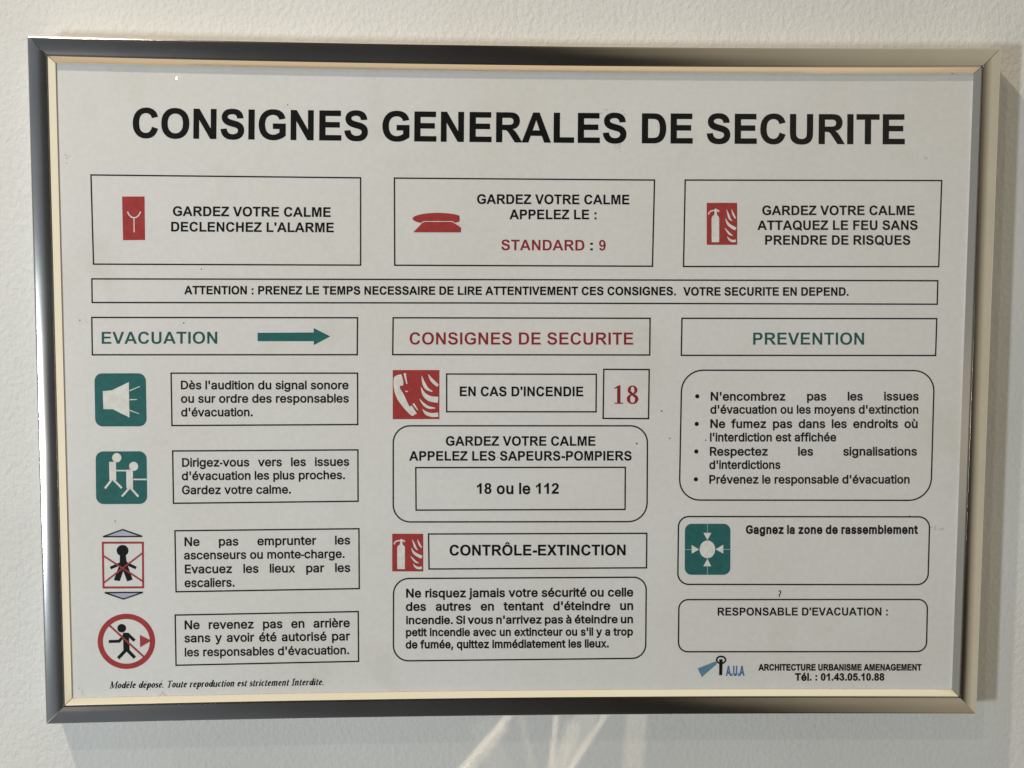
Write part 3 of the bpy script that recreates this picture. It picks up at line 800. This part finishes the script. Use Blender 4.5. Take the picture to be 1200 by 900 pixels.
# ---- lines of lettering
B, S = 'bold', 'text'
LINES = [
    # upper row
    ("GARDEZ VOTRE CALME", 202.5, 253, 387.6, 254.2, 11.2, BLACK, B, 0, 0),
    ("DECLENCHEZ L'ALARME", 200.5, 271.2, 391.2, 272.2, 11.2, BLACK, B, 0, 0),
    ("GARDEZ VOTRE CALME", 559, 238.9, 737.6, 239.5, 11.2, BLACK, B, 0, 0),
    ("APPELEZ LE :", 597, 256.8, 699, 257, 11.2, BLACK, B, 0, 0),
    ("STANDARD", 587.4, 293.2, 684.8, 293.6, 12.4, DARK_RED, B, -.012, 0),
    (":", 691.6, 293.4, 694.8, 293.4, 12.4, BLACK, B, -.01, 0),
    ("9", 702, 293.5, 709.8, 293.5, 12.4, DARK_RED, B, -.012, 0),
    ("GARDEZ VOTRE CALME", 893.2, 252, 1071.8, 252, 11, BLACK, B, 0, 0),
    ("ATTAQUEZ LE FEU SANS", 887.5, 269.4, 1075.4, 269.3, 11, BLACK, B, 0, 0),
    ("PRENDRE DE RISQUES", 896.6, 286.8, 1066.8, 286.8, 11, BLACK, B, 0, 0),
    ("ATTENTION : PRENEZ LE TEMPS NECESSAIRE DE LIRE ATTENTIVEMENT CES CONSIGNES.", 215.8, 344.8, 792, 346, 9.7, BLACK, B, .008, 0),
    ("VOTRE SECURITE EN DEPEND.", 800.6, 346.3, 994.4, 346.5, 9.7, BLACK, B, .008, 0),
    ("EVACUATION", 119.2, 403, 254.6, 402.8, 14.2, DARK_GREEN, B, -.017, 0),
    ("CONSIGNES DE SECURITE", 480, 403.8, 742, 404, 14.4, DARK_RED, B, -.017, 0),
    ("PREVENTION", 882.6, 404, 1012.6, 404, 14.3, DARK_GREEN, B, -.017, 0),
    # evacuation column
    ("Dès l'audition du signal sonore", 211.9, 456, 408.5, 456, 9.6, BLACK, S, .014, 0),
    ("ou sur ordre des responsables", 212, 471.8, 408.8, 471.5, 9.6, BLACK, S, .014, 0),
    ("d'évacuation.", 212.2, 487.8, 296.3, 487.6, 9.6, BLACK, S, .014, 0),
    ("Dirigez-vous vers les issues", 213.3, 546.8, 409.3, 545.6, 9.6, BLACK, S, .014, 1),
    ("d'évacuation les plus proches.", 213, 562.5, 404.4, 561.2, 9.6, BLACK, S, .014, 0),
    ("Gardez votre calme.", 213.2, 579, 341, 578.2, 9.6, BLACK, S, .014, 0),
    ("Ne pas emprunter les", 216.2, 639.7, 410.4, 637.7, 9.8, BLACK, S, .014, 1),
    ("ascenseurs ou monte-charge.", 215.6, 655.4, 404, 653.6, 9.6, BLACK, S, .014, 0),
    ("Evacuez les lieux par les", 216.6, 671.8, 410.5, 670, 9.8, BLACK, S, .014, 1),
    ("escaliers.", 216.2, 687.9, 275, 687.2, 9.8, BLACK, S, .014, 0),
    ("Ne revenez pas en arrière", 216.3, 737.3, 410, 734.7, 9.8, BLACK, S, .014, 1),
    ("sans y avoir été autorisé par", 216, 752.6, 410.2, 750.2, 9.8, BLACK, S, .014, 1),
    ("les responsables d'évacuation.", 216.5, 769.1, 409.3, 766.4, 9.6, BLACK, S, .014, 0),
    # middle column
    ("EN CAS D'INCENDIE", 538.8, 464.2, 683.6, 464.4, 11.2, BLACK, B, 0, 0),
    ("GARDEZ VOTRE CALME", 522.4, 522.3, 697.8, 522.3, 11, BLACK, B, 0, 0),
    ("APPELEZ LES SAPEURS-POMPIERS", 479.4, 539.8, 740.2, 539.6, 11, BLACK, B, 0, 0),
    ("18 ou le 112", 558.8, 578.6, 654.8, 578.6, 12.4, BLACK, B, 0, 0),
    ("CONTRÔLE-EXTINCTION", 526.8, 651, 733.2, 650.7, 12.4, BLACK, B, 0, 0),
    ("Ne risquez jamais votre sécurité ou celle", 475.9, 700, 742.2, 698.7, 9.7, BLACK, S, .020, 1),
    ("des autres en tentant d'éteindre un", 475.6, 715.6, 742, 714.5, 9.7, BLACK, S, .020, 1),
    ("incendie. Si vous n'arrivez pas à éteindre un", 476, 731.2, 741.8, 730, 9.0, BLACK, S, .024, 1),
    ("petit incendie avec un extincteur ou s'il y a trop", 475.7, 745.3, 741.8, 744.5, 8.8, BLACK, S, .026, 0),
    ("de fumée, quittez immédiatement les lieux.", 475.4, 759.7, 713.6, 758.4, 8.9, BLACK, S, .030, 0),
    # prevention column
    ("N'encombrez pas les issues", 832.8, 469.3, 1076.6, 469, 9.6, BLACK, S, .018, 1),
    ("d'évacuation ou les moyens d'extinction", 832.4, 484.5, 1076.2, 484.5, 9.5, BLACK, S, .018, 0),
    ("Ne fumez pas dans les endroits où", 832.4, 501.3, 1075.4, 501.3, 9.6, BLACK, S, .018, 1),
    ("l'interdiction est affichée", 832, 517.1, 980, 517, 9.6, BLACK, S, .018, 0),
    ("Respectez les signalisations", 831.8, 533.7, 1074.6, 533.6, 9.6, BLACK, S, .018, 1),
    ("d'interdictions", 831.2, 549.3, 914.5, 549.3, 9.5, BLACK, S, .018, 0),
    ("Prévenez le responsable d'évacuation", 831.2, 566.5, 1066, 566.4, 9.5, BLACK, S, .018, 0),
    ("Gagnez la zone de rassemblement", 874, 625.2, 1075.8, 625.2, 9.3, BLACK, B, .028, 0),
    ("RESPONSABLE D'EVACUATION :", 841, 721.3, 1040.4, 721.2, 9.2, BLACK, B, 0, 0),
    ("ARCHITECTURE URBANISME AMENAGEMENT", 888.6, 785.6, 1080, 785.6, 7.2, BLACK, B, .032, 0),
    ("Tél. : 01.43.05.10.88", 931.6, 797.4, 1036.4, 797.4, 8.3, BLACK, B, .024, 0),
    ("Modèle déposé. Toute reproduction est strictement Interdite.", 128.4, 806.8, 379.2, 802.8, 8.2, BLACK, 'serif', 0, 0),
]
for s, x0, y0, x1, y1, cap, m, st, w, fill in LINES:
    f = Flat()
    text(f, s, x0, y0, x1, y1, cap, m, st, w, bool(fill))
    f.build('text_line', sheet)

# emergency number in heavy serif figures
f = Flat()


def num(p, x, y, k):
    return [[(x + a * k * 1.22, y - b_ * k) for a, b_ in q] for q in p]


one = ribbon([(25, 2), (25, 98)], 15) + ribbon([(6, 3), (44, 3)], 6) + ribbon([(5, 83), (25, 95)], [5, 10]) + [[(17.5, 92), (32.5, 92), (32.5, 101), (26, 101)]]
eight = ringw(30, 75, 22, 25, 14, 6) + ringw(30, 26, 26, 27.5, 15, 7) + ribbon([(16, 66), (44, 38)], 13)
f.union(num(one, 718.6, 473.2, .215), DARK_RED)
f.union(num(eight, 733.4, 473.2, .215), DARK_RED)
f.build('emergency_number', sheet)

# ---- bullets
for x, y in ((817.1, 464.4), (816.5, 496.8), (816, 529.1), (815.5, 561.7)):
    f = Flat(); f.poly(ellipse(x, y, 2.5, n=18), BLACK); f.build('bullet', sheet)

# ---- green arrow
f = Flat()
f.poly([(301.8, 390), (367.6, 389.6), (367.6, 384.4), (387, 394.2), (367.8, 404.4), (367.7, 399.8), (301.9, 399.8)], GREEN)
f.build('arrow', sheet)


# ---- pictograms
def picto(fn, label):
    f = Flat(); fn(f); f.build('pictogram', sheet, label)


def alarm(f):
    f.poly([(143, 230.3), (169.4, 230.2), (170, 281.2), (144.2, 281.5)], RED)
    f.union(ribbon([(149.3, 248), (151, 251.4), (153.6, 254.3), (157, 255.3), (160.4, 254.4), (163, 251.6), (164.8, 248)], 1.5) + ribbon([(157, 255.2), (157.2, 272.2)], 1.1), WHITE, 2)


def telephone(f):
    top = [p for p in ellipse(513, 256.2, 29.6, 6.8, n=48) if p[0] <= 540]
    k = max(range(len(top)), key=lambda i: (top[i - 1][0] - top[i][0]) ** 2 + (top[i - 1][1] - top[i][1]) ** 2)
    f.poly(top[k:] + top[:k], RED)
    f.poly([(496.6, 259.6), (530, 259.6), (540.2, 267), (540.2, 272.2), (484.4, 272.1)], RED, 3)
    f.stroke([(491.5, 263), (496.8, 259.5), (530, 259.5), (538.6, 264.6)], .8, WHITE, 4)


def extinguisher(x0, y0, x1, y1):
    def fn(f):
        T = lambda p: (x0 + (p[0] - 232) / 440 * (x1 - x0), y0 + (p[1] - 187) / 528 * (y1 - y0))
        k = (x1 - x0) / 440
        f.poly([T((232, 187)), T((672, 187)), T((672, 715)), T((232, 715))], RED)
        body = [(304, 682), (302, 380), (316, 354), (340, 338), (345, 300), (345, 262), (375, 262), (376, 300), (380, 338), (400, 354), (412, 380), (412, 682)]
        f.poly([T(p) for p in body], WHITE, 2)
        for pts, w in ((((258, 335), (272, 305), (305, 287), (345, 283)), 18), (((376, 276), (412, 297)), 22),
                       (((517, 268), (542, 330), (562, 382), (597, 416)), (4, 24, 28, 8)), (((590, 266), (614, 328), (648, 384)), (4, 26, 16)),
                       (((503, 386), (540, 452), (590, 488), (652, 516)), (6, 34, 42, 46)), (((493, 502), (532, 548), (568, 582), (608, 598)), (6, 24, 26, 8)),
                       (((528, 610), (566, 654), (608, 668), (652, 662)), (6, 30, 34, 34))):
            w = w if hasattr(w, '__len__') else [w] * len(pts)
            f.stroke([T(p) for p in smooth(pts)], [q * k for q in smooth1(w)], WHITE, 3)
    return fn


def smooth(pts, n=4):
    xs = smooth1([p[0] for p in pts], n); ys = smooth1([p[1] for p in pts], n)
    return list(zip(xs, ys))


def smooth1(v, n=4):
    out = []
    for i in range(len(v) - 1):
        p0 = v[max(0, i - 1)]; p1 = v[i]; p2 = v[i + 1]; p3 = v[min(len(v) - 1, i + 2)]
        for k in range(n):
            t = k / n
            out.append(.5 * (2 * p1 + (p2 - p0) * t + (2 * p0 - 5 * p1 + 4 * p2 - p3) * t * t + (3 * p1 - p0 - 3 * p2 + p3) * t ** 3))
    out.append(v[-1])
    return out


def handset(f):
    T = lambda p: (440 + p[0] / 12, 425 + p[1] / 12)
    f.poly([T((243, 104)), T((900, 103)), T((898, 793)), T((243, 795))], RED)
    f.poly([T(p) for p in [(262, 205), (300, 175), (362, 163), (378, 210), (392, 270), (390, 320), (340, 328), (350, 372), (400, 450), (450, 560), (478, 618), (510, 603), (582, 715), (522, 750), (490, 735), (400, 640), (310, 520), (270, 420), (255, 330), (252, 270)]], WHITE, 2)
    for pts, w in (([(410, 148), (425, 220), (442, 298)], (34, 24, 16)), ([(532, 575), (565, 625), (600, 672)], (24, 22, 8)), ([(420, 402), (440, 405), (458, 410)], (14, 20, 8)),
                   ([(650, 185), (680, 290), (722, 362), (800, 405)], (6, 42, 42, 14)), ([(742, 163), (795, 248), (878, 325)], (6, 46, 40)),
                   ([(640, 345), (682, 440), (762, 505), (880, 522)], (6, 48, 76, 84)), ([(618, 508), (680, 585), (745, 628), (842, 640)], (6, 34, 36, 12)),
                   ([(662, 655), (712, 710), (790, 735), (882, 730)], (8, 44, 54, 60))):
        f.stroke([T(p) for p in smooth(pts)], [q / 12 for q in smooth1(w)], WHITE, 3)


def loudspeaker(f):
    f.poly(rounded([(110.6, 437.5), (170.8, 437.4), (172, 499.6), (111.6, 499.7)], 9), GREEN)
    f.poly([(120.4, 458.3), (131, 457.4), (150.9, 447.8), (151.7, 489.2), (132.2, 479.6), (121.2, 479.4)], WHITE, 2)
    for a, c in (((151.5, 458), (164, 452.8)), ((152, 468.4), (160.6, 468.2)), ((152, 480.8), (163, 484.9))):
        f.stroke([a, c], [1.2, .8], WHITE, 2)


def evacuees(f):
    f.poly(rounded([(112, 529), (171.8, 528.8), (172.6, 590.5), (112.6, 590.8)], 9), GREEN)
    f.poly(ellipse(136.8, 536.4, 5.4), WHITE, 2)
    f.poly([(127.8, 541.2), (135.9, 541), (136.2, 562.4), (128.3, 562.4)], WHITE, 3)
    f.stroke([(136.2, 551.5), (148.2, 551.5)], 1.7, WHITE, 2)
    f.union(ribbon([(131.8, 561), (123, 572.3)], 2.4) + ribbon([(131.8, 561), (142.8, 572)], 2.4), WHITE, 2)
    f.poly(ellipse(156.6, 546.5, 5.3), WHITE, 4)
    f.poly([(147.8, 550.4), (155.7, 550.2), (156, 572.4), (148.2, 572.4)], WHITE, 5)
    f.stroke([(156, 561.8), (171.9, 561.8)], 1.7, WHITE, 2)
    f.union(ribbon([(152.4, 571), (142.8, 581.8)], 2.4) + ribbon([(152.4, 571), (162.2, 582)], 2.4), WHITE, 4)


def lift_ban(f):
    f.stroke([(120.4, 636), (167.4, 635.9), (167.8, 688.3), (121.3, 688.5)], 2.4, RED, closed=True)
    f.poly(ellipse(143.6, 645.2, 7, 6.6), BLACK)
    f.union([[(140.6, 648), (147, 648), (149.2, 664), (140, 664)],
             [(139.8, 662), (146.5, 662), (143.2, 672.5), (140.2, 681), (133.3, 679.8)],
             [(143, 662), (149.4, 662), (155.4, 679.4), (149, 681.2), (144, 668)]] +
            ribbon([(141.5, 660.5), (129.3, 665.6)], 3.4) + ribbon([(147.5, 660), (159.4, 665.6)], 3.4), BLACK, 2)
    f.union(ribbon([(121.5, 651.6), (167, 681)], 1.8) + ribbon([(166.6, 648.2), (122, 682.6)], 1.8), RED, 4)
    for t in ([(120.6, 628.9), (143.6, 620.6), (166.6, 628.6)], [(122.6, 694.5), (167.4, 694.1), (144.8, 702)]):
        f.poly(t, LILAC)
        f.union([q for k in range(3) for q in ribbon([t[k - 1], t[k]], 1.5)], BLACK, 3)


def no_return(f):
    f.stroke(ellipse(148.1, 751.6, 30.6, 29.3, n=56), 6.2, RED, closed=True)
    f.poly(ellipse(142.6, 736.2, 5.2, 5), BLACK)
    f.union([[(144, 741.5), (150.8, 741.5), (152, 763), (144.6, 763)]] + ribbon([(146, 744), (139.6, 751.4), (127.4, 751.8)], 3.4) +
            ribbon([(149, 742.6), (157.6, 750.8)], 3.6) + ribbon([(148.3, 761), (138.4, 771.4)], 3.8) + ribbon([(148.4, 761), (158, 770.8)], 3.8), BLACK, 2)
    f.stroke([(127.6, 732.4), (168.4, 769.6)], 2.0, RED, 4)
    f.poly([(163.9, 744.2), (176.8, 750.8), (164.2, 758.4)], RED, 5)


def assembly_point(f):
    f.poly(rounded([(802.6, 613.8), (856, 613.8), (855.8, 673.6), (802.4, 673.6)], 8), GREEN)
    for a, c in (((829, 614), (829, 625.5)), ((829, 663), (829, 673.4)), ((802.6, 644), (811, 643.9)), ((847, 643.8), (855.8, 643.9))):
        f.stroke([a, c], .8, PALE, 2)
    f.poly(ellipse(829, 643.8, 9.1, 10.4, n=36), WHITE, 2)
    for t in ([(824.4, 624.4), (833.6, 624.4), (829, 633.2)], [(810.6, 638.6), (810.6, 648.8), (819.2, 643.9)],
              [(847.6, 638.4), (847.6, 648.8), (838.6, 643.7)], [(824.3, 663.6), (833.4, 663.6), (829, 654.4)]):
        f.poly(t, WHITE, 3)


picto(alarm, 'red break-glass alarm pictogram in the first box')
picto(telephone, 'plain red telephone pictogram')
picto(extinguisher(828.2, 237.7, 863.9, 286.9), 'larger red extinguisher and flames pictogram')
picto(extinguisher(459.6, 625.5, 496, 669.6), 'smaller red extinguisher and flames pictogram')
picto(handset, 'red handset and flames pictogram')
picto(loudspeaker, 'green loudspeaker pictogram')
picto(evacuees, 'green pictogram of two walking figures')
picto(lift_ban, 'crossed-out lift pictogram between two grey arrowheads')
picto(no_return, 'round red ban pictogram with a running figure')
picto(assembly_point, 'green assembly point pictogram with four arrowheads')

# ---- printer's mark
f = Flat()
f.poly([(817.6, 783.2), (838.6, 775), (840.6, 777.6), (822.4, 793.6)], BLUE)
f.stroke(ellipse(845, 773.3, 5.2, 4.1, n=28), 1.9, BLACK, 2, closed=True)
f.poly([(842.9, 772.6), (846.8, 772.6), (846.2, 791.2), (842.7, 791.2)], BLACK, 3)
text(f, "A.U.A", 850.5, 791.6, 872.6, 791.6, 11, BLUE_TEXT, 'bold', .035)
f.build('printed_logo', sheet)

# ---- dirt caught on the sheet
f = Flat(); f.stroke(smooth([(912.4, 692.8), (914.4, 692.4), (914.8, 694.6), (913.2, 697.4), (913.6, 699.6)], 3), 1.1, BLACK, 2)
f.build('ink_mark', sheet)
for x, y, r in ((775.4, 481.6, 1.0), (746.2, 519.8, 1.1), (785, 513.8, .8), (827, 515.8, .9), (236, 315.2, .8), (215.2, 378.6, .9), (93.6, 375.2, .8), (714.6, 709.4, .9),
                (1116, 86.4, .9), (135, 610.6, .8), (337, 122.8, .7), (1066, 605, 1.0), (583.2, 536, .6)):
    f = Flat(); f.poly(ellipse(x, y, r, r * .8, n=8), BLACK, 2); f.build('speck', sheet)
import random
rnd = random.Random(5)
for x, y, rx, ry, n in ((716, 131, 12, 4, 9), (724, 173, 8, 4, 9), (1083, 187, 2, 5, 4), (1098, 619, 8, 4, 9), (92, 811, 5, 3, 5), (192, 814, 9, 3, 8), (77, 187, 2, 8, 6), (401, 549, 4, 2, 5)):
    f = Flat(); q = []
    for k in range(n):
        a = (x + rnd.gauss(0, rx * .5), y + rnd.gauss(0, ry * .5)); t = rnd.gauss(-.5, .5)
        l = rnd.uniform(.8, 2.4)
        q += ribbon([a, (a[0] + l * math.cos(t), a[1] + l * math.sin(t)), (a[0] + 1.7 * l * math.cos(t + .5), a[1] + 1.7 * l * math.sin(t + .5))], [.3, rnd.uniform(.7, 1.6), .3])
    f.union(q, SMUDGE, 2); f.build('smudge', sheet)

# ------------------------------------------------------------------ narrow lamps added close to the wall, for the light streaks below the rail
# (x0, y0, x1, y1 in survey pixels on the wall, width in mm, strength)
STREAKS = [(602, 832, 530, 914, 2.2, 1.3), (592, 850, 540, 914, 5.0, .45), (609, 832, 627, 914, 2.2, .28), (653, 832, 644, 914, 1.8, 1.1),
           (713, 832, 660, 914, 2.0, 1.05), (690, 832, 652, 914, 11.0, .34), (672, 845, 650, 914, 8.0, .25), (747, 832, 740, 914, 10.0, .36), (562, 845, 590, 914, 12.0, .12)]
for x0, y0, x1, y1, wd, e in STREAKS:
    a = at(x0, y0, 0); c = at(x1, y1, 0)
    d = c - a
    L = d.length
    ld = bpy.data.lights.new('added_streak_lamp', 'AREA')
    ld.shape = 'RECTANGLE'
    ld.size = L; ld.size_y = wd / 1000
    ld.spread = math.radians(13)
    ld.energy = e * 1.2 * L * wd / 1000
    ld.color = (1.0, .84, .62)
    o = bpy.data.objects.new('added_streak_lamp', ld)
    x = d.normalized(); z = Vector((0, -1, 0)); y = z.cross(x)
    o.matrix_world = Matrix.Translation((a + c) / 2 + Vector((0, -.02, 0))) @ Matrix((x, y, z)).transposed().to_4x4()
    scene.collection.objects.link(o)

# a small downlight across the room, mirrored as a point in the glazing
g = at(207, 92, .0136)
d = (g - CAM_LOC).normalized()
d.y = -d.y
ld = bpy.data.lights.new('far_downlight', 'POINT')
ld.shadow_soft_size = .002
ld.energy = .009
o = bpy.data.objects.new('far_downlight', ld)
o.location = g + d * 1.5
scene.collection.objects.link(o)
